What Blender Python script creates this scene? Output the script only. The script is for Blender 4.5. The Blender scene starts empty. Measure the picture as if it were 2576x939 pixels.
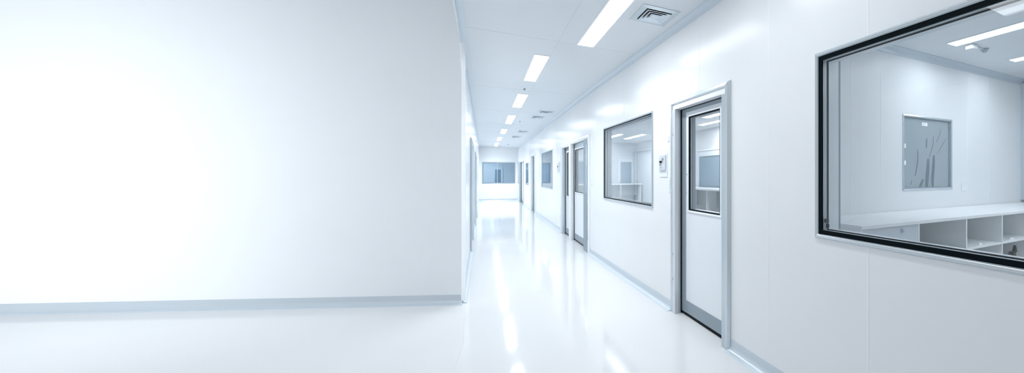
import bpy, bmesh, math, random
from mathutils import Vector
random.seed(4)
S = bpy.context.scene
COL = S.collection

# ------------------------------------------------------------------ materials
def new_mat(name):
    m = bpy.data.materials.new(name); m.use_nodes = True
    nt = m.node_tree
    return m, nt, nt.nodes['Principled BSDF']

def noise(nt, scale, detail=3, stretch=None):
    tc = nt.nodes.new('ShaderNodeTexCoord')
    n = nt.nodes.new('ShaderNodeTexNoise')
    n.inputs['Scale'].default_value = scale; n.inputs['Detail'].default_value = detail
    src = tc.outputs['Object']
    if stretch:
        mp = nt.nodes.new('ShaderNodeMapping'); mp.inputs['Scale'].default_value = stretch
        nt.links.new(src, mp.inputs['Vector']); src = mp.outputs['Vector']
    nt.links.new(src, n.inputs['Vector'])
    return n

def ramp_val(nt, fac, a, b):
    r = nt.nodes.new('ShaderNodeMapRange')
    r.inputs['To Min'].default_value = a; r.inputs['To Max'].default_value = b
    nt.links.new(fac, r.inputs['Value'])
    return r.outputs['Result']

def paint(name, col, rough=.3, spec=.5, metal=0., var=.03, scale=6., bump=0., stretch=None, coat=0., coat_rough=.1):
    m, nt, p = new_mat(name)
    p.inputs['Base Color'].default_value = (*col, 1)
    p.inputs['Roughness'].default_value = rough
    p.inputs['Metallic'].default_value = metal
    p.inputs['Specular IOR Level'].default_value = spec
    p.inputs['Coat Weight'].default_value = coat
    p.inputs['Coat Roughness'].default_value = coat_rough
    n = noise(nt, scale, 4, stretch)
    nt.links.new(ramp_val(nt, n.outputs['Fac'], max(.02, rough-var*.35), rough+var*.35), p.inputs['Roughness'])
    mx = nt.nodes.new('ShaderNodeMixRGB'); mx.blend_type = 'MULTIPLY'
    mx.inputs['Fac'].default_value = 1
    mx.inputs['Color1'].default_value = (*col, 1)
    v = ramp_val(nt, n.outputs['Fac'], .97, 1.0)
    cb = nt.nodes.new('ShaderNodeCombineColor')
    for k in ('Red', 'Green', 'Blue'): nt.links.new(v, cb.inputs[k])
    nt.links.new(cb.outputs[0], mx.inputs['Color2'])
    nt.links.new(mx.outputs[0], p.inputs['Base Color'])
    if bump:
        b = nt.nodes.new('ShaderNodeBump'); b.inputs['Strength'].default_value = bump
        b.inputs['Distance'].default_value = .002
        nt.links.new(n.outputs['Fac'], b.inputs['Height']); nt.links.new(b.outputs[0], p.inputs['Normal'])
    return m

def emit(name, col, strength):
    m, nt, p = new_mat(name)
    p.inputs['Base Color'].default_value = (.8, .8, .8, 1)
    p.inputs['Emission Color'].default_value = (*col, 1)
    p.inputs['Emission Strength'].default_value = strength
    return m

def glass(name, tint, ior=1.38, rough=.0, body=0., body_col=(.5, .6, .65)):
    m = bpy.data.materials.new(name); m.use_nodes = True
    nt = m.node_tree; nt.nodes.clear()
    out = nt.nodes.new('ShaderNodeOutputMaterial')
    tr = nt.nodes.new('ShaderNodeBsdfTransparent'); tr.inputs[0].default_value = (*tint, 1)
    gl = nt.nodes.new('ShaderNodeBsdfGlossy'); gl.inputs['Roughness'].default_value = rough
    fr = nt.nodes.new('ShaderNodeFresnel')
    ge = nt.nodes.new('ShaderNodeNewGeometry')      # the far face of a pane reflects like the near one
    nt.links.new(ramp_val(nt, ge.outputs['Backfacing'], ior, 1/ior), fr.inputs[0])
    mx = nt.nodes.new('ShaderNodeMixShader')
    nt.links.new(fr.outputs[0], mx.inputs[0])
    base = tr.outputs[0]
    if body:
        df = nt.nodes.new('ShaderNodeBsdfDiffuse'); df.inputs[0].default_value = (*body_col, 1)
        m2 = nt.nodes.new('ShaderNodeMixShader')
        n = noise(nt, 2.2, 5, (1, 1, .35))
        nt.links.new(ramp_val(nt, n.outputs['Fac'], body*.75, min(1, body*1.25)), m2.inputs[0])
        nt.links.new(tr.outputs[0], m2.inputs[1]); nt.links.new(df.outputs[0], m2.inputs[2])
        base = m2.outputs[0]
    nt.links.new(base, mx.inputs[1]); nt.links.new(gl.outputs[0], mx.inputs[2])
    nt.links.new(mx.outputs[0], out.inputs[0])
    return m

M = {}
M['wall'] = paint('wall_panel_paint', (.82, .843, .866), .22, .26, var=.02, scale=3)
M['wall_m'] = paint('satin_wall_paint', (.885, .918, .95), .45, .35, var=.03, scale=3)
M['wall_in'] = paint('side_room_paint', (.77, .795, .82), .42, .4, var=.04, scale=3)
M['ceil'] = paint('ceiling_paint', (.735, .775, .805), .32, .45, var=.03, scale=3)
M['floor'] = paint('white_epoxy_floor', (.735, .745, .762), .09, .5, var=.02, scale=2.2, bump=.25)
M['cove'] = paint('cove_trim', (.60, .67, .73), .3, .5, metal=.25, var=.05, scale=8)
M['corn'] = paint('ceiling_cove_trim', (.66, .735, .80), .35, .5, var=.05, scale=8)
M['seam'] = paint('silicone_seam', (.92, .94, .96), .25, .5)
M['cseam'] = paint('ceiling_seam', (.66, .72, .77), .5, .3)
M['alu'] = paint('brushed_aluminium', (.56, .62, .67), .3, .5, metal=.85, var=.1, scale=9, stretch=(20, 20, .6))
M['alu_l'] = paint('pale_anodised_aluminium', (.62, .68, .725), .26, .5, metal=.75, var=.08, scale=9, stretch=(20, 20, .6))
M['steel'] = paint('grey_steel', (.31, .37, .42), .45, .4, metal=.25, var=.08, scale=9, stretch=(20, 20, .6))
M['spacer'] = paint('spacer_bar', (.62, .67, .71), .3, .5, metal=.3)
M['jamb'] = paint('pale_jamb_metal', (.70, .745, .785), .3, .5, metal=.3)
M['front'] = paint('grey_cabinet_front', (.63, .68, .72), .35, .4)
M['white'] = paint('white_gloss_paint', (.86, .89, .925), .25, .5)
M['door'] = paint('door_panel_paint', (.79, .83, .87), .28, .5)
M['gasket'] = paint('black_gasket', (.002, .006, .009), .3, .06, var=.02)
M['dark'] = paint('vent_shade_black', (.02, .03, .035), .6, .2)  # near-black paint standing in for the shade inside the vents
M['plastic'] = paint('pale_plastic', (.80, .84, .88), .35, .5)
M['greyplastic'] = paint('grey_plastic', (.45, .5, .54), .4, .5)
M['bench'] = paint('white_laminate', (.88, .895, .91), .22, .5)
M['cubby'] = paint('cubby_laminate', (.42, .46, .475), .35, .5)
M['black'] = paint('black_rubber', (.012, .014, .016), .4, .4)
M['paper'] = paint('white_paper', (.9, .92, .94), .6, .2)
M['ink'] = paint('grey_ink', (.25, .3, .34), .6, .2)
M['glass'] = glass('window_glass', (.955, .97, .978))
M['glass_b'] = glass('blue_window_glass', (.87, .93, .975))
M['glass_f'] = glass('smeared_glass', (.72, .79, .83), body=.42, body_col=(.58, .65, .70))
M['smear'] = glass('dried_smear', (.62, .68, .72), ior=1.2, rough=.4, body=.3, body_col=(.33, .4, .45))
M['glass_dark'] = paint('dim_glass', (.30, .40, .48), .08, .5)
M['lamp'] = emit('lamp_panel', (.955, .985, 1.0), 10)
M['lamp_in'] = emit('side_room_lamp_panel', (.95, .98, 1.0), 18)
M['lamp_b'] = emit('next_room_lamp_panel', (.95, .98, 1.0), 36)

# ------------------------------------------------------------------ mesh building
def world(d, s, z): return Vector((d, s, z))           # plain world axes
def near_wall(d, s, z): return Vector((1.82 - .0185*(s-2) + d, s, z))
def far_wall(d, s, z): return Vector((1.7386 + d, s, z))
def left_wall(d, s, z): return Vector((-.222 - d, s, z))
CX, CY = -.222, 4.82
TX, TY = -.9155, .4023
def front_wall(d, s, z): return Vector((CX + TX*s + TY*d, CY + TY*s - TX*d, z))
def end_wall(d, s, z): return Vector((s, 23.0 + d, z))
def lab_wall(d, s, z): return Vector((s, 2.25 + d, z))
def lab_side(d, s, z): return Vector((5.4 + d, s, z))
def lab_back(d, s, z): return Vector((s, 13.8 + d, z))
def end_room(d, s, z): return Vector((s, 27.0 + d, z))

class MB:
    def __init__(self): self.v = []; self.f = []; self.m = []
    def add(self, vs, fs, mi=0):
        o = len(self.v); self.v += [Vector(p) for p in vs]
        self.f += [tuple(i+o for i in f) for f in fs]; self.m += [mi]*len(fs)
        return self
    def box(self, fr, d0, d1, s0, s1, z0, z1, mi=0):
        vs = [fr(d, s, z) for d in (d0, d1) for s in (s0, s1) for z in (z0, z1)]
        return self.add(vs, [(0, 1, 3, 2), (4, 6, 7, 5), (0, 4, 5, 1), (2, 3, 7, 6), (0, 2, 6, 4), (1, 5, 7, 3)], mi)
    def ring(self, fr, s0, s1, z0, z1, prof, mi=0, bottom=True):
        """mitred frame; prof = [(inset, d), ...] closed profile. bottom=False leaves legs open to z0"""
        n = len(prof); vs = []
        def corner(k, i, d):
            zb = z0 + (i if bottom else 0)
            return fr(d, *[(s0+i, zb), (s0+i, z1-i), (s1-i, z1-i), (s1-i, zb)][k])
        for k in range(4):
            vs += [corner(k, i, d) for i, d in prof]
        fs = []
        for k in range(4 if bottom else 3):
            a, b = k*n, ((k+1) % 4)*n
            for j in range(n):
                j2 = (j+1) % n
                fs.append((a+j, a+j2, b+j2, b+j))
        if not bottom:
            fs += [tuple(range(n)), tuple(range(3*n, 4*n))]
        return self.add(vs, fs, mi)
    def sweep(self, fr, s0, s1, prof, mi=0, e0=0., e1=0.):
        """profile of (d, z) along s; e0/e1 = mitre (end shifts by e*d)"""
        n = len(prof)
        vs = [fr(d, s0 + e0*d, z) for d, z in prof] + [fr(d, s1 + e1*d, z) for d, z in prof]
        fs = [(j, (j+1) % n, n+(j+1) % n, n+j) for j in range(n)] + [tuple(range(n)), tuple(range(n, 2*n))]
        return self.add(vs, fs, mi)
    def cyl(self, c, axis, r0, r1, L, n=20, mi=0):
        c = Vector(c); a = Vector(axis).normalized()
        u = a.orthogonal().normalized(); w = a.cross(u)
        vs = []
        for t, r in ((0, r0), (L, r1)):
            for k in range(n):
                th = 2*math.pi*k/n
                vs.append(c + a*t + (u*math.cos(th) + w*math.sin(th))*r)
        return self.add(vs, [(k, (k+1) % n, n+(k+1) % n, n+k) for k in range(n)] + [tuple(range(n)), tuple(range(n, 2*n))], mi)
    def lathe(self, c, axis, prof, n=20, mi=0):
        for (r0, t0), (r1, t1) in zip(prof, prof[1:]): pass
        c = Vector(c); a = Vector(axis).normalized(); u = a.orthogonal().normalized(); w = a.cross(u)
        vs = []; m = len(prof)
        for r, t in prof:
            for k in range(n):
                th = 2*math.pi*k/n
                vs.append(c + a*t + (u*math.cos(th) + w*math.sin(th))*max(r, 1e-5))
        fs = [(j*n+k, j*n+(k+1) % n, (j+1)*n+(k+1) % n, (j+1)*n+k) for j in range(m-1) for k in range(n)]
        fs += [tuple(range(n)), tuple(range((m-1)*n, m*n))]
        return self.add(vs, fs, mi)
    def tube(self, pts, r, n=8, mi=0):
        pts = [Vector(p) for p in pts]; vs = []
        for i, p in enumerate(pts):
            t = (pts[min(i+1, len(pts)-1)] - pts[max(i-1, 0)]).normalized()
            u = t.orthogonal().normalized() if i == 0 else (u - t*u.dot(t)).normalized()
            w = t.cross(u)
            rr = r[i] if isinstance(r, (list, tuple)) else r
            vs += [p + (u*math.cos(2*math.pi*k/n) + w*math.sin(2*math.pi*k/n))*rr for k in range(n)]
        m = len(pts)
        fs = [(j*n+k, j*n+(k+1) % n, (j+1)*n+(k+1) % n, (j+1)*n+k) for j in range(m-1) for k in range(n)]
        fs += [tuple(range(n)), tuple(range((m-1)*n, m*n))]
        return self.add(vs, fs, mi)
    def panel(self, fr, d0, d1, s0, s1, z0, z1, holes=()):
        """slab with rectangular openings (s0,s1,z0,z1)"""
        ss = sorted({s0, s1, *[x for h in holes for x in h[:2]]}); ss = [x for x in ss if s0 <= x <= s1]
        zz = sorted({z0, z1, *[x for h in holes for x in h[2:]]}); zz = [x for x in zz if z0 <= x <= z1]
        def solid(i, j):
            if not (0 <= i < len(ss)-1 and 0 <= j < len(zz)-1): return False
            cs, cz = (ss[i]+ss[i+1])/2, (zz[j]+zz[j+1])/2
            return not any(h[0] < cs < h[1] and h[2] < cz < h[3] for h in holes)
        for i in range(len(ss)-1):
            for j in range(len(zz)-1):
                if not solid(i, j): continue
                a, b, c, e = ss[i], ss[i+1], zz[j], zz[j+1]
                self.add([fr(d0, a, c), fr(d0, b, c), fr(d0, b, e), fr(d0, a, e)], [(0, 1, 2, 3)])
                self.add([fr(d1, a, c), fr(d1, b, c), fr(d1, b, e), fr(d1, a, e)], [(3, 2, 1, 0)])
                for (di, dj, p, q) in ((-1, 0, (a, c), (a, e)), (1, 0, (b, c), (b, e)), (0, -1, (a, c), (b, c)), (0, 1, (a, e), (b, e))):
                    if not solid(i+di, j+dj):
                        self.add([fr(d0, *p), fr(d0, *q), fr(d1, *q), fr(d1, *p)], [(0, 1, 2, 3)])
        return self
    def build(self, name, mats, parent=None, origin=None, bevel=0, smooth=False):
        if not isinstance(mats, (list, tuple)): mats = [mats]
        if origin is None: origin = Vector((0, 0, 0))
        me = bpy.data.meshes.new(name)
        me.from_pydata([p - origin for p in self.v], [], self.f)
        for m in mats: me.materials.append(m)
        me.polygons.foreach_set('material_index', self.m)
        bm = bmesh.new(); bm.from_mesh(me)
        bmesh.ops.remove_doubles(bm, verts=bm.verts, dist=1e-5)
        bmesh.ops.recalc_face_normals(bm, faces=bm.faces)
        bm.to_mesh(me); bm.free()
        if smooth:
            me.shade_smooth(); me.set_sharp_from_angle(angle=math.radians(50))
        o = bpy.data.objects.new(name, me); COL.objects.link(o)
        if parent is not None: o.parent = parent
        else: o.location = origin
        if bevel:
            b = o.modifiers.new('bevel', 'BEVEL'); b.width = bevel; b.segments = 2
            b.limit_method = 'ANGLE'; b.angle_limit = math.radians(40)
        return o

def tag(o, label, cat, group=None, kind=None):
    o['label'] = label; o['category'] = cat
    if group: o['group'] = group
    if kind: o['kind'] = kind
    return o
def thing(name, label, cat, origin, group=None, kind=None):
    o = bpy.data.objects.new(name, None); COL.objects.link(o)
    o.location = origin; o.empty_display_size = .1
    return tag(o, label, cat, group, kind)
def root_of(o):
    while o.parent: o = o.parent
    return o
def part(parent, name, mb, mat, label=None, bevel=0, smooth=False):
    o = mb.build(name, mat, parent, Vector(root_of(parent).location), bevel, smooth)
    if label: o['label'] = label
    return o
def struct(name, mb, mat, label, cat, bevel=0, smooth=False):
    c = sum(mb.v, Vector()) / len(mb.v)
    org = Vector((round(c.x, 3), round(c.y, 3), min(p.z for p in mb.v)))
    return tag(mb.build(name, mat, None, org, bevel, smooth), label, cat, kind='structure')

# ------------------------------------------------------------------ camera
PX, PY, FPX, HC = 1700., 440., 933.381, 1.45
cam = bpy.data.cameras.new('camera'); co = bpy.data.objects.new('camera', cam); COL.objects.link(co)
cam.sensor_fit = 'HORIZONTAL'; cam.sensor_width = 36; cam.lens = FPX/2576*36
cam.shift_x = -(PX-1288)/2576; cam.shift_y = -(469.5-PY)/2576
co.location = (0, 0, HC)
yaw = math.atan((PX-1216)/FPX)
co.rotation_euler = (math.pi/2, 0, -yaw)
cam.clip_start = .02
S.camera = co

# ------------------------------------------------------------------ shell
CZ = 3.0           # corridor ceiling
RZ = 2.7           # side-room ceiling
KINK = 6.4
floor = struct('floor', MB().box(world, -9, 7, -4, 28, -.1, 0), M['floor'], 'glossy white epoxy floor of the whole corridor', 'floor')
floor_seam = MB()
floor_seam.tube([(-.17, 4.70, .0004), (-.165, 4.0, .0004), (-.15, 3.7, .0004), (-.185, 3.3, .0004), (-.2, 2.6, .0004)], .0012, 6)
part(floor, 'floor_joint', floor_seam, M['cseam'])

struct('ceiling', MB().box(world, -.222, 1.95, -4, 23.0, CZ, CZ+.1), M['ceil'], 'white panelled ceiling above the corridor', 'ceiling')
cs = MB()
for y in (1.9, 4.46, 7.3, 9.9, 12.4, 15.0, 17.6, 20.2):
    cs.box(world, -.2, 1.7, y-.003, y+.003, CZ-.0012, CZ)
for x in (.775, ):
    cs.box(world, x-.003, x+.003, -1, 22.9, CZ-.0012, CZ)
part(bpy.data.objects['ceiling'], 'ceiling_seam', cs, M['cseam'])
struct('ceiling_lobby', MB().box(world, -9, -.236, -4, 9.5, 4.2, 4.3), M['ceil'], 'high white ceiling over the open area left of the corridor', 'ceiling')
# header that carries the edge of the corridor ceiling across the open area
struct('trim_1', MB().box(world, -.236, -.222, -4, 4.83, 2.94, 4.2), M['wall'], 'white header along the open left edge of the corridor ceiling', 'header')

# door / window positions along the right wall
W1 = (-.26, 1.641, 1.063, 2.197)
W2 = (4.015, 5.916, 1.055, 2.208)
W3 = (10.9, 13.08, 1.035, 2.182)
W4 = (17.16, 18.35, .99, 1.985)
W5 = (21.95, 22.7, .94, 2.19)
D1 = (2.503, 3.535, 2.232)
D2 = (6.775, 8.47, 2.2)
D3 = (8.47, 9.585, 2.195)
D4 = (14.70, 16.45, 2.29)
D5 = (19.0, 21.9, 2.17)
IN = .012
def hole(w): return (w[0]+IN, w[1]-IN, w[2]+IN, w[3]-IN)
def dhole(d): return (d[0]+.02, d[1]-.02, 0, d[2]-.02)
mb = MB()
mb.panel(near_wall, 0, .1, -4, KINK, 0, CZ, [hole(W1), hole(W2), dhole(D1)])
mb.panel(far_wall, 0, .1, KINK, 23.0, 0, CZ, [hole(W3), hole(W4), hole(W5), dhole((D2[0], D3[1], 2.2)), dhole(D4), dhole(D5)])
wr = struct('wall_right', mb, M['wall'], 'long white panel wall with windows and doors on the right', 'wall')
sm = MB()
for s, z0, z1 in ((1.292, .1, W1[2]-.002), (1.292, W1[3]+.002, CZ-.07), (2.06, .1, CZ-.07), (3.0, D1[2]+.004, CZ-.07), (3.55, .1, CZ-.07), (5.0, W2[3], CZ-.07), (5.0, .1, W2[2])):
    sm.box(near_wall, -.0015, .0, s-.003, s+.003, z0, z1)
for s in (6.6, 8.47, 10.2, 11.9, 13.6, 17.0):
    z0 = 2.22 if s in (8.47, 11.9) else .1
    sm.box(far_wall, -.0015, .0, s-.004, s+.004, z0, CZ-.07)
part(wr, 'wall_seam', sm, M['seam'], bevel=.0006)

mb = MB().panel(left_wall, 0, .1, 4.865, 23.0, 0, CZ, [dhole((7.9, 9.6, 2.15)), dhole((11.9, 14.4, 2.12))])
struct('wall_left', mb, M['wall'], 'white panel wall on the left of the corridor, seen edge on', 'wall')
mb = MB().box(front_wall, 0, .1, 0, 9.2, 0, 4.2)
wf = struct('wall_front', mb, M['wall_m'], 'broad blank white wall filling the left half', 'wall')
sm = MB()
for s, z1 in ((.32, 2.9), ):
    sm.box(front_wall, -.0012, .0, s-.002, s+.002, .1, z1)
part(wf, 'wall_seam', sm, M['seam'])
part(wf, 'corner_trim', MB().box(front_wall, -.002, .004, -.004, .012, .1, 2.99), M['seam'])

EW = (-.07, 1.62, .945, 2.165)
mb = MB().panel(end_wall, 0, .1, -.4, 1.95, 0, CZ, [hole(EW)])
struct('wall_end', mb, M['wall'], 'white wall closing the far end of the corridor', 'wall')
# side rooms
mb = MB().panel(lab_wall, 0, .1, 1.925, 6.45, 0, CZ, [(3.735, 4.612, 1.305, 2.047)])
lw = struct('wall_back', mb, M['wall_in'], 'pale wall behind the counter, seen through the large near window', 'wall')
sm = MB()
for x in (2.95, 3.38, 4.95, 5.45): sm.box(lab_wall, -.0012, 0, x-.003, x+.003, 1.1, RZ-.07)
part(lw, 'wall_seam', sm, M['seam'])
struct('wall_side', MB().box(world, 6.35, 6.45, -1.1, 2.25, 0, RZ), M['wall_in'], 'side wall of the room behind the large near window', 'wall')
struct('wall_rear', MB().box(world, 1.96, 6.35, -1.1, -1.0, 0, RZ), M['wall_in'], 'rear wall of the room behind the large near window', 'wall')
struct('ceiling_room', MB().box(world, 1.935, 6.35, -1.0, 2.25, RZ, RZ+.1), M['wall_in'], 'pale ceiling of the room behind the large near window', 'ceiling')
struct('wall_inner_side', MB().panel(lab_side, 0, .1, 2.35, 13.9, 0, RZ), M['wall_in'], 'far side wall of the room behind the grey framed door', 'wall')
struct('wall_inner_back', MB().panel(lab_back, 0, .1, 1.845, 5.4, 0, RZ), M['wall_in'], 'end wall of the room behind the grey framed door', 'wall')
struct('ceiling_inner', MB().box(world, 1.94, 5.4, 2.35, 13.8, RZ, RZ+.1), M['wall_in'], 'pale ceiling of the room behind the grey framed door', 'ceiling')
mb = MB().box(world, 4.5, 4.6, 13.9, 22.9, 0, RZ)
mb.box(world, 1.845, 4.6, 22.9, 23.0, 0, RZ); mb.box(world, 1.845, 4.5, 13.9, 22.9, RZ, RZ+.1)
struct('wall_inner_far', mb, M['wall_in'], 'walls of the last room on the right of the corridor', 'wall')
mb = MB().panel(end_room, 0, .1, -2, 4, 0, RZ)
mb.box(world, -2.1, -2.0, 23.1, 27.1, 0, RZ); mb.box(world, 4.0, 4.1, 23.1, 27.1, 0, RZ); mb.box(world, -2, 4, 23.1, 27, RZ, RZ+.1)
struct('wall_far_room', mb, M['wall_in'], 'walls of the room behind the window at the corridor end', 'wall')

# ------------------------------------------------------------------ cove trims
COVE = [(0, 0), (0, .1), (-.004, .1), (-.006, .055)] + \
       [(-.046 + .04*math.cos(a), .048 - .04*math.sin(a)) for a in [math.pi/2*k/7 for k in range(8)]] + [(-.058, .002), (-.058, 0)]
def cove(name, fr, runs, label, mat='cove'):
    mb = MB()
    for a, b, *e in runs:
        e0, e1 = (e + [0, 0])[:2]
        mb.sweep(fr, a, b, COVE, 0, e0, e1)
    struct(name, mb, M[mat], label, 'baseboard', smooth=True)
cove('baseboard_right', near_wall, [(-1.0, 2.515), (3.535, KINK+.002)], 'grey coved skirting along the near right wall')
cove('baseboard_right_far', far_wall, [(KINK, 6.78), (9.6, 14.7), (16.45, 19.0), (21.9, 23)], 'grey coved skirting along the far right wall')
cove('baseboard_left', left_wall, [(4.84, 7.9, .66, 0), (9.6, 11.9), (14.4, 23)], 'grey coved skirting along the left corridor wall')
cove('baseboard_front', front_wall, [(0, 9.2, .66, 0)], 'grey coved skirting below the broad blank wall')
cove('baseboard_end', end_wall, [(-.2, 1.72)], 'grey coved skirting along the corridor end wall')
def cornice(name, fr, s0, s1, zc, label, r=.045, h=.065, mat='corn'):
    prof = [(0, zc-h), (-.004, zc-h)] + [(-r*(1-math.cos(a)) - .004, zc - h + .008 + (h-.012)*math.sin(a)) for a in [math.pi/2*k/6 for k in range(7)]] + [(-r-.004, zc), (0, zc)]
    struct(name, MB().sweep(fr, s0, s1, prof), M[mat], label, 'cornice', smooth=True)
cornice('trim_2', near_wall, -2, KINK, CZ, 'grey cove where the near right wall meets the ceiling')
cornice('trim_3', far_wall, KINK, 23, CZ, 'grey cove where the far right wall meets the ceiling')
cornice('trim_4', left_wall, -2, 23, CZ, 'pale cove along the left edge of the corridor ceiling', r=.05, h=.06)
cornice('trim_5', lab_wall, 1.93, 6.35, RZ, 'grey cove above the wall behind the counter', mat='cove')
struct('trim_6', MB().sweep(world, 1.1, 2.25, [(6.35, RZ-.065), (6.35, RZ), (6.30, RZ), (6.31, RZ-.02), (6.335, RZ-.045)]).box(world, 6.29, 6.35, 2.2, 2.25, 1.12, RZ-.05),
       M['cove'], 'grey corner cove in the room behind the large near window', 'cornice')
part(wr, 'inner_lining', MB().box(near_wall, .1, .104, 1.7, 2.24, 0, RZ), M['wall_in'])

# ------------------------------------------------------------------ windows
def window(name, fr, w, label, fw=.026, gw=.026, th=.1, pane='glass', gasket='gasket', frame='alu_l', both=True, mullion=None, double=True, deep=0):
    s0, s1, z0, z1 = w
    t = thing(name, label, 'window', fr(0, (s0+s1)/2, z0), kind='structure')
    f = MB().ring(fr, s0, s1, z0, z1, [(0, .0), (0, -.007), (fw*.3, -.016), (fw*.8, -.014), (fw, -.006), (fw, .004), (IN, .004), (IN, 0)])
    part(t, 'window_frame', f, M[frame], bevel=.0012)
    g = MB().ring(fr, s0+fw, s1-fw, z0+fw, z1-fw, [(0, -.005), (gw, -.005), (gw, .006), (0, .006)])
    part(t, 'gasket', g, M[gasket], 'black glazing gasket' if gasket == 'gasket' else None)
    i = fw+gw*.9
    sp = MB().ring(fr, s0, s1, z0, z1, [(i, .006), (i, .018), (i-.005, .020), (i-.005, .024), (i, .026), (i, .042), (i-.03, .042), (i-.03, .006)])
    part(t, 'spacer', sp, M['spacer'])
    se = MB().ring(fr, s0, s1, z0, z1, [(i+.006, .042), (i+.006, .049), (i-.03, .049), (i-.03, .042)])
    part(t, 'inner_seal', se, M['gasket'], 'thin black inner seal')
    te = th + .008
    li = MB().ring(fr, s0, s1, z0, z1, [(i+.002, .049), (i+.002, te), (0, te+.004), (-.01, te), (-.01, th), (IN, th), (IN, .049)])
    inner = part(t, 'inner_frame', li, M['white'])
    if deep:
        po = MB()
        for a, b in ((s0+.01, s0+i+.002), (s1-i-.002, s1-.01)): po.box(fr, te, th+deep, a, b, z0+.02, z1-.02)
        part(inner, 'side_post', po, M['white'])
        po = MB()
        for a, b in ((s0+.01, s0+i+.004), (s1-i-.004, s1-.01)): po.box(fr, th+deep, th+deep+.012, a, b, z0+.02, z1-.02)
        part(inner, 'post_edge', po, M['steel'])
    else: part(inner, 'edge_bead', MB().ring(fr, s0, s1, z0, z1, [(i+.004, te-.004), (i+.004, te+.008), (i-.01, te+.008), (i-.01, te-.004)]), M['steel'])
    a = fw+.004
    part(t, 'pane', MB().box(fr, .0, .005, s0+a, s1-a, z0+a, z1-a), M[pane])
    if double:
        part(t, 'inner_pane', MB().box(fr, .043, .048, s0+i-.01, s1-i+.01, z0+i-.01, z1-i+.01), M[pane])
    if mullion:
        part(t, 'mullion', MB().box(fr, -.012, .06, mullion-.016, mullion+.016, z0+.01, z1-.01), M['alu'], bevel=.004)
    return t
w1 = window('window_1', near_wall, W1, 'large near window with thick black gasket, at the right edge', deep=.045)
clip = MB()
for (s, z) in ((1.575, 1.16), ):
    clip.box(near_wall, .012, .034, s-.004, s+.012, z, z+.022); clip.box(near_wall, .016, .03, s-.01, s+.004, z-.03, z-.008)
    clip.tube([near_wall(.022, s, z+.0), near_wall(.02, s-.012, z-.01), near_wall(.024, s-.004, z-.032)], .004)
part(w1, 'spacer_clip', clip, M['black'], 'small black clip in the lower corner')
window('window_2', near_wall, W2, 'pane beside the wall control plate, left of the grey framed door', fw=.022, gw=.014)
window('window_3', far_wall, W3, 'smaller distant window past the double doors', fw=.022, gw=.012, gasket='steel', pane='glass_b')
window('window_4', far_wall, W4, 'narrow distant window beyond the single far doorway', fw=.022, gw=.012, gasket='steel', pane='glass_b', double=False)
window('window_5', far_wall, W5, 'last window on the right, at the corner of the end wall', fw=.022, gw=.012, gasket='steel', pane='glass_b', double=False)
window('window_6', end_wall, EW, 'wide two pane blue window in the corridor end wall', fw=.035, gw=.03, gasket='steel', pane='glass_b', frame='alu', mullion=.69)

# pass window behind the counter
t = thing('window_7', 'smeared grey window in the wall above the counter', 'window', Vector((4.17, 2.25, 1.29)), kind='structure')
part(t, 'window_frame', MB().ring(lab_wall, 3.722, 4.625, 1.292, 2.06, [(0, 0), (0, -.006), (.012, -.010), (.02, -.004), (.02, .1), (.013, .1), (.013, 0)]), M['alu_l'])
part(t, 'gasket', MB().ring(lab_wall, 3.742, 4.605, 1.312, 2.04, [(0, .012), (.008, .012), (.008, .03), (0, .03)]), M['steel'])
pn = part(t, 'pane', MB().box(lab_wall, .018, .024, 3.745, 4.602, 1.315, 2.037), M['glass_f'])
def streak(pts, w):
    for _ in range(2):      # round the corners
        q = [pts[0]]
        for (ax, az), (bx, bz) in zip(pts, pts[1:]):
            q += [(ax*.75+bx*.25, az*.75+bz*.25), (ax*.25+bx*.75, az*.25+bz*.75)]
        pts = q + [pts[-1]]
    mb = MB(); n = len(pts); vs = []
    for i, (x, z) in enumerate(pts):
        ww = w*(.35 + .65*math.sin(math.pi*(i+.5)/n))
        vs += [lab_wall(.0172, x-ww, z), lab_wall(.0172, x+ww, z), lab_wall(.0182, x+ww, z), lab_wall(.0182, x-ww, z)]
    fs = []
    for i in range(n-1):
        for k in range(4): fs.append((i*4+k, i*4+(k+1) % 4, i*4+4+(k+1) % 4, i*4+4+k))
    fs += [(0, 1, 2, 3), tuple(range(4*n-4, 4*n))]
    return mb.add(vs, fs)
def win(u, v): return (3.735 + u*.88, 2.05 - v*.75)
for pts, w in (([(.31, .45), (.32, .58), (.29, .72), (.26, .82)], .010), ([(.5, .28), (.49, .36), (.49, .42)], .012), ([(.64, .24), (.64, .34), (.6, .44), (.55, .55)], .006),
               ([(.8, .13), (.78, .22), (.7, .33)], .006), ([(.93, .25), (.83, .37), (.72, .5)], .004), ([(.53, .57), (.52, .72), (.5, .9), (.5, .99)], .030),
               ([(.65, .52), (.64, .7), (.62, .85), (.63, .98)], .026), ([(.42, .86), (.38, .93), (.35, .99)], .022), ([(.0, .22), (.2, .21), (.4, .185)], .004), ([(.2, .87), (.17, .94)], .006)):
    part(t, 'smear', streak([win(*p) for p in pts], w), M['smear'])
st = MB().box(lab_wall, .0165, .018, 4.085, 4.185, 1.965, 2.0)
so = part(t, 'sticker', st, M['paper'], 'small white paper sticker')
ln = MB()
for k in range(3): ln.box(lab_wall, .0160, .0166, 4.10, 4.165-.012*k, 1.990-.009*k, 1.9925-.009*k)
part(so, 'print_line', ln, M['ink'])
for k, z in enumerate((1.74, 1.57)):
    part(t, 'tape_tab', MB().box(lab_wall, -.013, -.0, 3.735, 3.757, z-.022, z+.022), M['paper'], bevel=.003)

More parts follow.
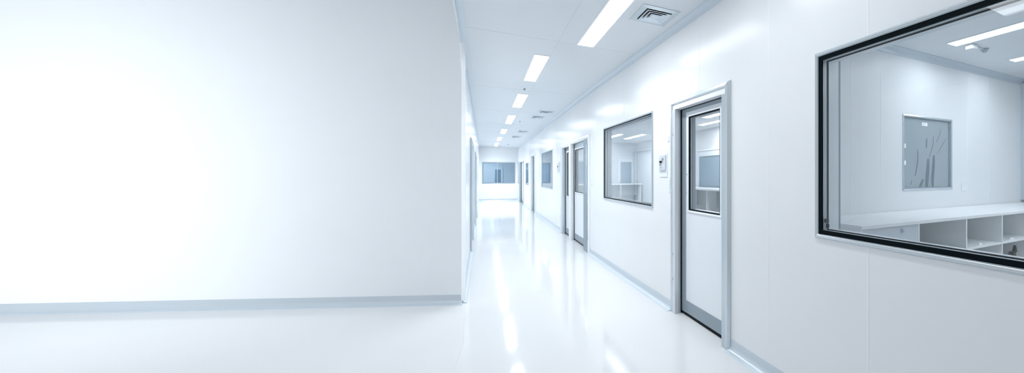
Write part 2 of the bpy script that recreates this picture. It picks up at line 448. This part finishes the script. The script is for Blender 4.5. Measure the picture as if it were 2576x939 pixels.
# ------------------------------------------------------------------ doors
def door(name, fr, D, label, nj=.1, fj=.105, head=.10, glass_w=None, near_mat='alu', slot=False, kick=.13, depth=.06, latch=True, frame='alu_l', leaf_grey=True, rail=False, far_mat=None, pane='glass'):
    s0, s1, zt = D
    t = thing(name, label, 'door', fr(0, (s0+s1)/2, 0), kind='structure')
    o0, o1, oz = s0+nj, s1-fj, zt-head                        # clear opening
    # architrave: mitred metal moulding standing proud of the wall
    a = .05
    ar = MB().ring(fr, s0, s1, .0, zt, [(0, .0), (0, -.012), (a*.25, -.030), (a*.8, -.034), (a, -.024), (a, .0)], bottom=False)
    part(t, 'architrave', ar, M[frame], bevel=.0015)
    # header and jamb linings
    hd = MB().box(fr, -.018, .1, s0+.03, s1-.03, oz, zt-.03)
    part(t, 'header', hd, M['white'], bevel=.002)
    nm = MB().box(fr, -.026, .1, s0+.025, o0, .0, oz)
    nb = part(t, 'jamb', nm, M[near_mat], bevel=.003)
    if slot:
        part(nb, 'slot_glass', MB().box(fr, -.031, -.022, s0+.09, s0+.22, 1.12, oz-.12), M['glass_dark'])
        part(nb, 'slot_cover', MB().box(fr, -.036, -.02, s0+.07, s0+.16, .25, .9), M['steel'], bevel=.003)
    fm = MB().box(fr, -.026, .02, o1, s1-.025, .0, oz)
    fm.box(fr, -.02, .1, o1+.012, s1-.025, .0, oz)
    fm.box(fr, -.03, -.012, o1+.045, o1+.06, .0, oz)
    fo = part(t, 'jamb', fm, M[far_mat or 'jamb'], bevel=.003)
    sl = MB().box(fr, depth-.012, depth+.002, o1-.004, o1+.012, .004, oz).box(fr, depth-.01, depth+.002, o0, o1, oz-.006, oz+.004)  # black strips stand in for shade in the leaf gap and under the header
    part(t, 'band', sl, M['gasket'], 'black strip drawn for the shaded gap around the leaf')
    if latch:
        for z in (1.87, .36, .62):
            part(fo, 'latch_plate', MB().box(fr, -.032, -.02, s1-.068, s1-.06, z-.011, z+.011), M['greyplastic'], 'small dark latch plate')
    # leaf, recessed
    d0, d1 = depth, depth+.038
    l0, l1, lz0, lz1 = o0-.03, o1+.012, .03, oz+.012
    if glass_w: g0, g1, gz0, gz1 = glass_w
    holes = [(g0, g1, gz0, gz1)] if glass_w else []
    lf = part(t, 'leaf', MB().panel(fr, d0, d1, l0, l1, lz0, lz1, holes), M['door'], bevel=.0015)
    if leaf_grey:
        gz = gz1+.05 if glass_w else lz1-.1
        st_ = MB().box(fr, d0-.004, d0, l1-.095, l1, lz0, lz1)
        part(lf, 'stile', st_, M['steel'], bevel=.0015)
        part(lf, 'top_rail', MB().box(fr, d0-.004, d0, o0, l1-.095, gz, lz1), M['steel'], bevel=.0015)
    if rail: part(lf, 'top_rail', MB().box(fr, d0-.004, d0, o0, o1, gz1+.03, lz1), M['alu'], bevel=.0015)
    part(lf, 'kick_plate', MB().box(fr, d0-.005, d0, l0, l1-.095 if leaf_grey else l1, lz0+.004, lz0+kick), M['steel'], bevel=.0015)
    part(lf, 'door_sweep', MB().box(fr, d0-.002, d1, l0, l1, .006, lz0), M['gasket'], 'black sweep below the leaf')
    if glass_w:
        part(lf, 'glazing_bead', MB().ring(fr, g0-.022, g1+.022, gz0-.022, gz1+.022, [(0, d0), (0, d0-.006), (.006, d0-.010), (.022, d0-.008), (.022, d0)]), M['white'], bevel=.001)
        part(lf, 'gasket', MB().ring(fr, g0, g1, gz0, gz1, [(0, d0-.006), (.014, d0-.003), (.014, d0+.01), (0, d0+.01)]), M['gasket'], 'black glazing gasket')
        part(lf, 'spacer', MB().ring(fr, g0, g1, gz0, gz1, [(.002, d0+.01), (.012, d0+.01), (.012, d0+.032), (.002, d0+.032)]), M['alu'])
        part(lf, 'pane', MB().box(fr, d0, d0+.005, g0+.003, g1-.003, gz0+.003, gz1-.003), M[pane])
        part(lf, 'inner_frame', MB().ring(fr, g0-.03, g1+.03, gz0-.03, gz1+.03, [(0, d1), (.042, d1), (.042, d1+.03), (0, d1+.02)]), M['alu'])
    return t, lf
d1, lf = door('door_1', near_wall, D1, 'tall grey framed door with vision pane, nearest the camera', glass_w=(2.735, 3.285, 1.09, 2.04))
bl = MB()
for s, z in ((3.318, 1.455), (3.335, 1.27)): bl.cyl(near_wall(.058, s, z), (-1, 0, 0), .008, .006, .012, 12)
part(lf, 'screw_cap', bl, M['alu'])
door('door_2', far_wall, D2, 'right-hand leaf of the double doors, with wide grey near post', nj=.40, fj=.10, head=.07, near_mat='steel', slot=True, glass_w=(7.36, 8.28, 1.07, 2.0), far_mat='white', leaf_grey=False, rail=True, latch=False, frame='white')
door('door_3', far_wall, D3, 'left-hand leaf of the double doors, partly hidden by the middle post', nj=.06, fj=.22, head=.09, near_mat='white', glass_w=(8.7, 9.2, .95, 1.98), frame='white')
door('door_4', far_wall, D4, 'single far doorway with dark grey post, past the smaller window', nj=.42, fj=.5, head=.1, near_mat='steel', latch=False, frame='white', leaf_grey=False)
door('door_5', far_wall, D5, 'last doorway on the right, next to the end wall', nj=.5, fj=.8, head=.06, near_mat='steel', latch=False, frame='white', leaf_grey=False, far_mat='steel')
door('door_6', left_wall, (7.9, 9.6, 2.15), 'first doorway on the left corridor wall, seen edge on', nj=.3, fj=.2, head=.08, near_mat='steel', latch=False, frame='alu', leaf_grey=False)
door('door_7', left_wall, (11.9, 14.4, 2.12), 'second doorway on the left corridor wall, farther away', nj=.3, fj=.4, head=.08, near_mat='steel', latch=False, frame='alu', leaf_grey=False)

# ------------------------------------------------------------------ wall plates
def control_plate(fr, s0, s1, z0, z1, label):
    t = thing('wall_control_panel', label, 'control panel', fr(0, (s0+s1)/2, z0), 'control plates on the right wall')
    part(t, 'back_plate', MB().box(fr, -.006, 0, s0, s1, z0, z1), M['plastic'], bevel=.002)
    a, b, c, e = s0+.022, s1-.012, z0+.075, z1-.018
    cv = part(t, 'cover', MB().box(fr, -.022, -.006, a, b, c, e), M['jamb'], bevel=.006)
    w, hh = b-a, e-c
    part(cv, 'dial', MB().lathe(fr(-.022, a+.36*w, e-.25*hh), fr(-1, 0, 0)-fr(0, 0, 0), [(.02, 0), (.02, .008), (.014, .012), (0, .012)]), M['greyplastic'], smooth=True)
    part(cv, 'knob', MB().lathe(fr(-.022, a+.58*w, e-.46*hh), fr(-1, 0, 0)-fr(0, 0, 0), [(.015, 0), (.013, .02), (0, .021)]), M['black'], smooth=True)
    part(cv, 'key_switch', MB().lathe(fr(-.022, a+.74*w, e-.62*hh), fr(-1, 0, 0)-fr(0, 0, 0), [(.012, 0), (.010, .01), (0, .011)]), M['greyplastic'], smooth=True)
    part(cv, 'name_strip', MB().box(fr, -.0235, -.0215, a+.35*w, b-.2*w, c+.12*hh, c+.2*hh), M['greyplastic'])
    return t
control_plate(near_wall, 3.645, 3.835, 1.425, 1.69, 'control plate with dials between the near door and its window')
control_plate(far_wall, 9.74, 10.08, 1.45, 1.80, 'distant control plate left of the double doors')
def switch(fr, s, z, label, w=.05, h=.07):
    t = thing('wall_switch', label, 'switch', fr(0, s, z-h/2), 'small switches on the right wall')
    p = part(t, 'switch_plate', MB().box(fr, -.006, 0, s-w/2, s+w/2, z-h/2, z+h/2), M['plastic'], bevel=.002)
    part(t, 'rocker', MB().box(fr, -.009, -.006, s-w*.28, s+w*.28, z-h*.3, z+h*.3), M['white'], bevel=.0015)
switch(near_wall, 3.62, 1.845, 'small blank switch above the near control plate')
switch(near_wall, 3.595, 1.345, 'small blank switch below the near control plate', .035, .16)
switch(far_wall, 6.64, 1.27, 'tiny switch right of the double doors, at handle height', .04, .05)
t = thing('wall_socket', 'faint white socket on the wall right of the smeared window', 'socket', lab_wall(0, 4.86, 1.27), None)
part(t, 'socket_plate', MB().box(lab_wall, -.006, 0, 4.82, 4.9, 1.27, 1.35), M['white'], bevel=.002)
part(t, 'socket_pin', MB().cyl(lab_wall(-.006, 4.86, 1.32), (0, -1, 0), .006, .006, .002, 10), M['greyplastic'])

# ------------------------------------------------------------------ ceiling fittings
def ceiling_light(x0, x1, y0, y1, zc, label, group, mat='lamp', tube=15):
    t = thing('ceiling_light', label, 'ceiling light', Vector(((x0+x1)/2, (y0+y1)/2, zc)), group)
    cf = lambda d, s, z: Vector((s, z, zc+d))
    part(t, 'light_frame', MB().ring(cf, x0-.018, x1+.018, y0-.018, y1+.018, [(0, 0), (0, -.004), (.014, -.007), (.018, -.004), (.018, 0)]), M['white'])
    part(t, 'diffuser_panel', MB().box(cf, -.004, .0, x0, x1, y0, y1), M[mat])
    if mat == 'lamp':       # the tubes behind the lens: their optic throws the light downwards
        l = bpy.data.lights.new('ceiling_light_tube', 'AREA'); l.shape = 'RECTANGLE'
        l.size = x1-x0; l.size_y = y1-y0; l.energy = tube*(y1-y0)/1.47; l.color = (.955, .985, 1); l.spread = math.radians(128)
        o = bpy.data.objects.new('ceiling_light_tube', l); COL.objects.link(o); o.parent = t
        o.location = (0, 0, -.012)
G = 'recessed strip lights down the corridor ceiling'
ceiling_light(.997, 1.177, 2.97, 4.445, CZ, 'largest strip light in view, beside the square ceiling vent', G, tube=10.5)
ceiling_light(.997, 1.177, .95, 2.45, CZ, 'added strip light out of view overhead, nearer than the square ceiling vent', G, tube=1.5)  # unseen fitting added so the near right wall catches a highlight
for i, (xa, xb, a, b) in enumerate(((.592, .762, 5.075, 6.535), (.588, .766, 7.69, 9.22), (.58, .752, 10.54, 12.325), (.558, .727, 13.85, 15.36), (.533, .69, 16.92, 18.58), (.522, .668, 20.05, 22.17))):
    ceiling_light(xa, xb, a, b, CZ, ('second strip light from the camera, in front of the small ceiling detector', 'third strip light from the camera, just behind the small ceiling detector',
        'fourth strip light from the camera, left of the paired flat vents', 'fifth strip light from the camera along the corridor', 'last but one strip light towards the end wall', 'farthest strip light, right above the end wall')[i], G, tube=(13, 14, 16, 18, 22, 28)[i])
def vent(x0, x1, y0, y1, label):
    zc = CZ
    t = thing('ceiling_vent', label, 'air vent', Vector(((x0+x1)/2, (y0+y1)/2, zc)), 'square air vents in the corridor ceiling')
    cf = lambda d, s, z: Vector((s, z, zc+d))
    r = .055*(x1-x0)/.36
    part(t, 'vent_frame', MB().ring(cf, x0, x1, y0, y1, [(0, 0), (0, -.006), (r*.9, -.012), (r, -.008), (r, 0)]), M['alu_l'], bevel=.001)
    part(t, 'vent_shade_plate', MB().box(cf, -.003, 0, x0+r, x1-r, y0+r, y1-r), M['dark'], 'black plate painted as the shaded opening behind the louvres')  # flat plate; the shade of the cavity is put into its colour
    W = (x1-x0)/2
    for k, q in enumerate((.30, .48, .66)):
        i = W*(q+.17)
        part(t, 'louvre', MB().ring(cf, x0, x1, y0, y1, [(W*q+.006, -.018), (W*q+.012, -.020), (i+.012, -.006), (i+.006, -.004)]), M['alu'])
    part(t, 'centre_plate', MB().box(cf, -.016, -.012, x0+W*.80, x1-W*.80, y0+W*.80, y1-W*.80).box(cf, -.012, -.003, x0+W*.95, x1-W*.95, y0+W*.95, y1-W*.95), M['alu_l'])
vent(1.29, 1.665, 3.11, 3.49, 'square louvred air vent beside the nearest strip light')
vent(1.19, 1.55, 9.45, 9.80, 'small flat vent, right one of the distant pair')
vent(1.13, 1.47, 10.35, 10.80, 'flat vent left of its pair, in line with the fourth strip light')
vent(1.10, 1.42, 14.1, 14.6, 'distant flat vent level with the fifth strip light')
vent(1.04, 1.37, 16.1, 16.8, 'farthest flat vent on the corridor ceiling')
def detector(x, y, zc, r, label, mat='greyplastic'):
    t = thing('ceiling_detector', label, 'detector', Vector((x, y, zc)), 'small round detectors on ceilings')
    part(t, 'base', MB().lathe((x, y, zc), (0, 0, -1), [(r, 0), (r, .008), (r*.9, .012), (0, .012)]), M['plastic' if mat != 'greyplastic' else mat], smooth=True)
    part(t, 'dome', MB().lathe((x, y, zc-.012), (0, 0, -1), [(r*.7, 0), (r*.66, .012), (r*.4, .022), (0, .025)]), M[mat], smooth=True)
detector(.655, 7.17, CZ, .022, 'small grey detector between the second and third strip lights')
detector(.938, 11.585, CZ, .018, 'tiny detector right of the fourth strip light')
detector(1.12, 13.84, CZ, .02, 'tiny detector in front of the distant flat vent')
detector(1.126, 20.58, CZ, .035, 'tiny grey detector close to the end wall')
GL = 'strip lights in the room behind the large near window'
ceiling_light(3.91, 4.06, -.3, 1.935, RZ, 'long strip light seen through the top of the large near window', GL, 'lamp_in')
ceiling_light(5.06, 5.20, -.3, 1.905, RZ, 'strip light at the right edge, deeper behind the large window', GL, 'lamp_in')
detector(4.42, 1.86, RZ, .035, 'round grey detector on the ceiling behind the large near window')
t = thing('ceiling_emergency_light', 'small white box light under the ceiling behind the large window', 'emergency light', Vector((4.17, 1.86, RZ)))
part(t, 'housing', MB().box(world, 4.12, 4.22, 1.83, 1.89, RZ-.045, RZ), M['plastic'], bevel=.006)
part(t, 'lens', MB().box(world, 4.13, 4.21, 1.826, 1.831, RZ-.038, RZ-.01), M['paper'])
part(t, 'conduit', MB().tube([(4.22, 1.86, RZ-.008), (4.3, 1.86, RZ-.008), (4.385, 1.86, RZ-.008)], .006), M['plastic'])
GB = 'strip lights in the room behind the grey framed door'
for (x, y0, y1, lb) in ((4.4, 10.6, 12.3, 'right strip light deep in the next room, through the middle window'), (3.75, 10.9, 12.5, 'left strip light deep in the next room, through the middle window'),
                    (4.3, 6.0, 6.9, 'strip light of the next room at the top of the door pane'), (4.85, 7.1, 8.0, 'strip light of the next room, lower one in the door pane')):
    ceiling_light(x-.08, x+.08, y0, y1, RZ, lb, GB, 'lamp_b')
ceiling_light(2.9, 3.06, 16, 20, RZ, 'strip light in the last room behind the narrow far window', None, 'lamp_b')
ceiling_light(-.1, .1, 23.6, 26, RZ, 'strip light in the room behind the corridor end window', None, 'lamp_b')

# ------------------------------------------------------------------ counter with cubbies
X0, X1, YF, YB, ZT = 2.345, 6.29, 1.70, 2.245, 1.09
t = thing('counter', 'long white counter with open cubbies behind the large near window', 'counter', Vector(((X0+X1)/2, (YF+YB)/2, 0)))
part(t, 'worktop', MB().box(world, X0, X1, YF, YB, ZT-.026, ZT), M['bench'], bevel=.002)
ct = lambda d, s, z: Vector((s, YF+.012+d, z))
ZS = .805; ZB = .575
part(t, 'end_panel', MB().box(ct, 0, .525, X0+.005, X0+.023, .0, ZT-.026), M['bench'], bevel=.001)
cp = part(t, 'closed_front', MB().box(ct, .002, .02, X0+.023, 3.037, .08, ZT-.026), M['front'], bevel=.001)
VS = (3.046, 3.759, 4.405, 5.05, 5.68, 6.27)
for x in VS:
    part(t, 'divider', MB().box(ct, 0, .50, x-.009, x+.009, .0, ZT-.026), M['bench'], bevel=.001)
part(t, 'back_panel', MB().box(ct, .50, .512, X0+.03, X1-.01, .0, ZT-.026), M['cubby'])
for a, b in zip(VS, VS[1:]):
    for z in (ZS, ZB, .3):
        part(t, 'shelf', MB().box(ct, .002, .50, a+.009, b-.009, z-.018, z), M['bench'], bevel=.001)
lk = MB().lathe((2.83, YF+.013, 1.025), (0, -1, 0), [(.02, 0), (.02, .006), (.013, .009), (.013, .016), (0, .017)])
part(cp, 'lock', lk, M['alu'], 'round metal lock', smooth=True)

def cable(label, base, pts, r, extra):
    t = thing('black_cable', label, 'cable', Vector(base), 'black cable ends in the lower cubbies')
    part(t, 'cord', MB().tube(pts, r), M['black'], smooth=True)
    part(t, 'plug', extra, M['black'], bevel=.003)
zb = ZB+.006
b1 = Vector((4.325, YF+.08, zb))
cable('short black cable end leaning in the left lower cubby', b1,
      [b1+Vector(p) for p in ((-.03, 0, .06), (-.01, .0, .05), (.02, .01, .03), (.06, .0, .012))], .012, MB().box(world, b1.x-.05, b1.x-.015, b1.y-.015, b1.y+.015, zb+.045, zb+.085))
b2 = Vector((4.79, YF+.09, zb))
pp = [b2+Vector(p) for p in ((-.19, 0, .012), (-.12, .02, .03), (-.05, -.01, .06), (.0, .02, .035), (.05, -.02, .09), (.08, .0, .13), (.11, .02, .07), (.05, .03, .02), (-.02, -.02, .015), (.1, -.03, .012))]
cable('tangled black cable lying in the lower cubby at the right edge', b2, pp, .013, MB().box(world, b2.x+.0, b2.x+.06, b2.y-.02, b2.y+.02, zb+.02, zb+.08))
tg = MB().box(world, 4.04, 4.085, YF+.04, YF+.055, ZS, ZS+.016)
tag(tg.build('paper_tag', M['paper'], None, Vector((4.06, YF+.05, ZS))), 'tiny white paper tag on the cubby shelf, left of the divider', 'tag', 'paper tags on the cubby shelf')
tg = MB().box(world, 4.66, 4.75, YF+.05, YF+.056, ZS, ZS+.014)
tag(tg.build('paper_tag', M['paper'], None, Vector((4.70, YF+.05, ZS))), 'flat pale paper tag on the cubby shelf at the right edge', 'tag', 'paper tags on the cubby shelf')

# ------------------------------------------------------------------ furniture in the next room
def glazed_frame(name, fr, s0, s1, z1, label, bars=1):
    t = thing(name, label, 'door', fr(0, (s0+s1)/2, 0))
    part(t, 'frame', MB().ring(fr, s0, s1, 0, z1, [(0, 0), (0, -.05), (.05, -.05), (.05, 0)], bottom=False), M['white'], bevel=.004)
    lf = part(t, 'leaf', MB().panel(fr, -.035, -.005, s0+.055, s1-.055, .02, z1-.055, [(s0+.14, s1-.14, .95, z1-.2)]), M['white'], bevel=.002)
    part(lf, 'pane', MB().box(fr, -.026, -.018, s0+.14, s1-.14, .95, z1-.2), M['glass_dark'])
    part(lf, 'gasket', MB().ring(fr, s0+.13, s1-.13, .94, z1-.19, [(0, -.035), (0, -.041), (.014, -.041), (.014, -.035)]), M['steel'])
    part(lf, 'handle', MB().tube([fr(-.035, s0+.1, 1.0), fr(-.075, s0+.1, 1.0), fr(-.075, s0+.1, 1.25), fr(-.035, s0+.1, 1.25)], .009), M['alu'], smooth=True)
glazed_frame('glazed_door', lab_side, 7.75, 9.05, 2.15, 'white glazed door across the next room, through the door pane')
glazed_frame('glazed_door', lab_back, 4.6, 5.3, 2.14, 'white glazed door at the end of the next room, through the middle window')
glazed_frame('glazed_door', end_room, .55, 1.15, 1.98, 'white glazed door seen through the corridor end window')
def bench(fr, s0, s1, dep, z, label):
    t = thing('bench', label, 'bench', fr(-dep/2, (s0+s1)/2, 0), 'white benches in the next room')
    part(t, 'worktop', MB().box(fr, -dep, -.12, s0, s1, z-.04, z), M['bench'], bevel=.004)
    n = max(2, int((s1-s0)/.8))
    for k in range(n+1):
        s = s0+.03 + (s1-s0-.06)*k/n
        part(t, 'side_panel', MB().box(fr, -dep+.03, -.13, s-.012, s+.012, 0, z-.04), M['bench'])
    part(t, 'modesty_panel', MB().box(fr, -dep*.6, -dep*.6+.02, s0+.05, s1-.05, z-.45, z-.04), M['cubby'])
bench(lab_side, 5.6, 10.2, .75, 1.12, 'white bench across the next room, seen through the door pane')
bench(lab_back, 2.9, 5.35, .7, 1.12, 'white bench at the end of the next room, through the middle window')
t = thing('window_8', 'blue inner window seen through the smaller distant window', 'window', lab_back(0, 2.65, 1.17), kind='structure')
part(t, 'window_frame', MB().ring(lab_back, 1.9, 3.4, 1.15, 1.98, [(0, 0), (0, -.02), (.05, -.02), (.05, 0)]), M['alu'])
part(t, 'pane', MB().box(lab_back, -.010, -.002, 1.95, 3.35, 1.2, 1.93), M['glass_dark'])

# ------------------------------------------------------------------ light
w = bpy.data.worlds.new('world'); S.world = w; w.use_nodes = True
bg = w.node_tree.nodes['Background']
bg.inputs[0].default_value = (.92, .965, 1, 1); bg.inputs[1].default_value = .49
def area(name, loc, target, sx, sy, power, col=(.95, .98, 1), spread=180):
    l = bpy.data.lights.new(name, 'AREA'); l.shape = 'RECTANGLE'; l.size = sx; l.size_y = sy
    l.energy = power; l.color = col; l.spread = math.radians(spread)
    o = bpy.data.objects.new(name, l); COL.objects.link(o)
    o.location = loc
    o.rotation_euler = (Vector(target)-Vector(loc)).to_track_quat('-Z', 'Y').to_euler()
    return o
area('lobby_wall_fill', (-5.6, 1.4, 1.7), (-4.5, 6.6, 1.4), 2.6, 2.2, 43, spread=84)  # unseen area lamp added to brighten the blank wall; no window is built
area('lobby_ceiling_fill', (-3.0, 2.2, 4.15), (-3.0, 2.2, 0), 2.4, 1.2, 46)  # unseen fill lamp added over the lobby to lift the blank wall

wc = front_wall(-.55, 1.9, 4.15)
wl = area('floor_band_fill', wc, wc - Vector((0, 0, 4)), 3.0, .3, 2.2, spread=34)  # unseen narrow lamp added for the bright band on the floor
wl.rotation_euler = (0, 0, math.atan2(TY, TX))
S.view_settings.view_transform = 'Standard'; S.view_settings.look = 'None'
S.view_settings.exposure = .32; S.view_settings.gamma = 1; S.view_settings.use_curve_mapping = False
S.cycles.max_bounces = 10; S.cycles.diffuse_bounces = 6; S.cycles.glossy_bounces = 5
S.cycles.transparent_max_bounces = 16; S.cycles.use_denoising = True
S.cycles.sample_clamp_indirect = 8
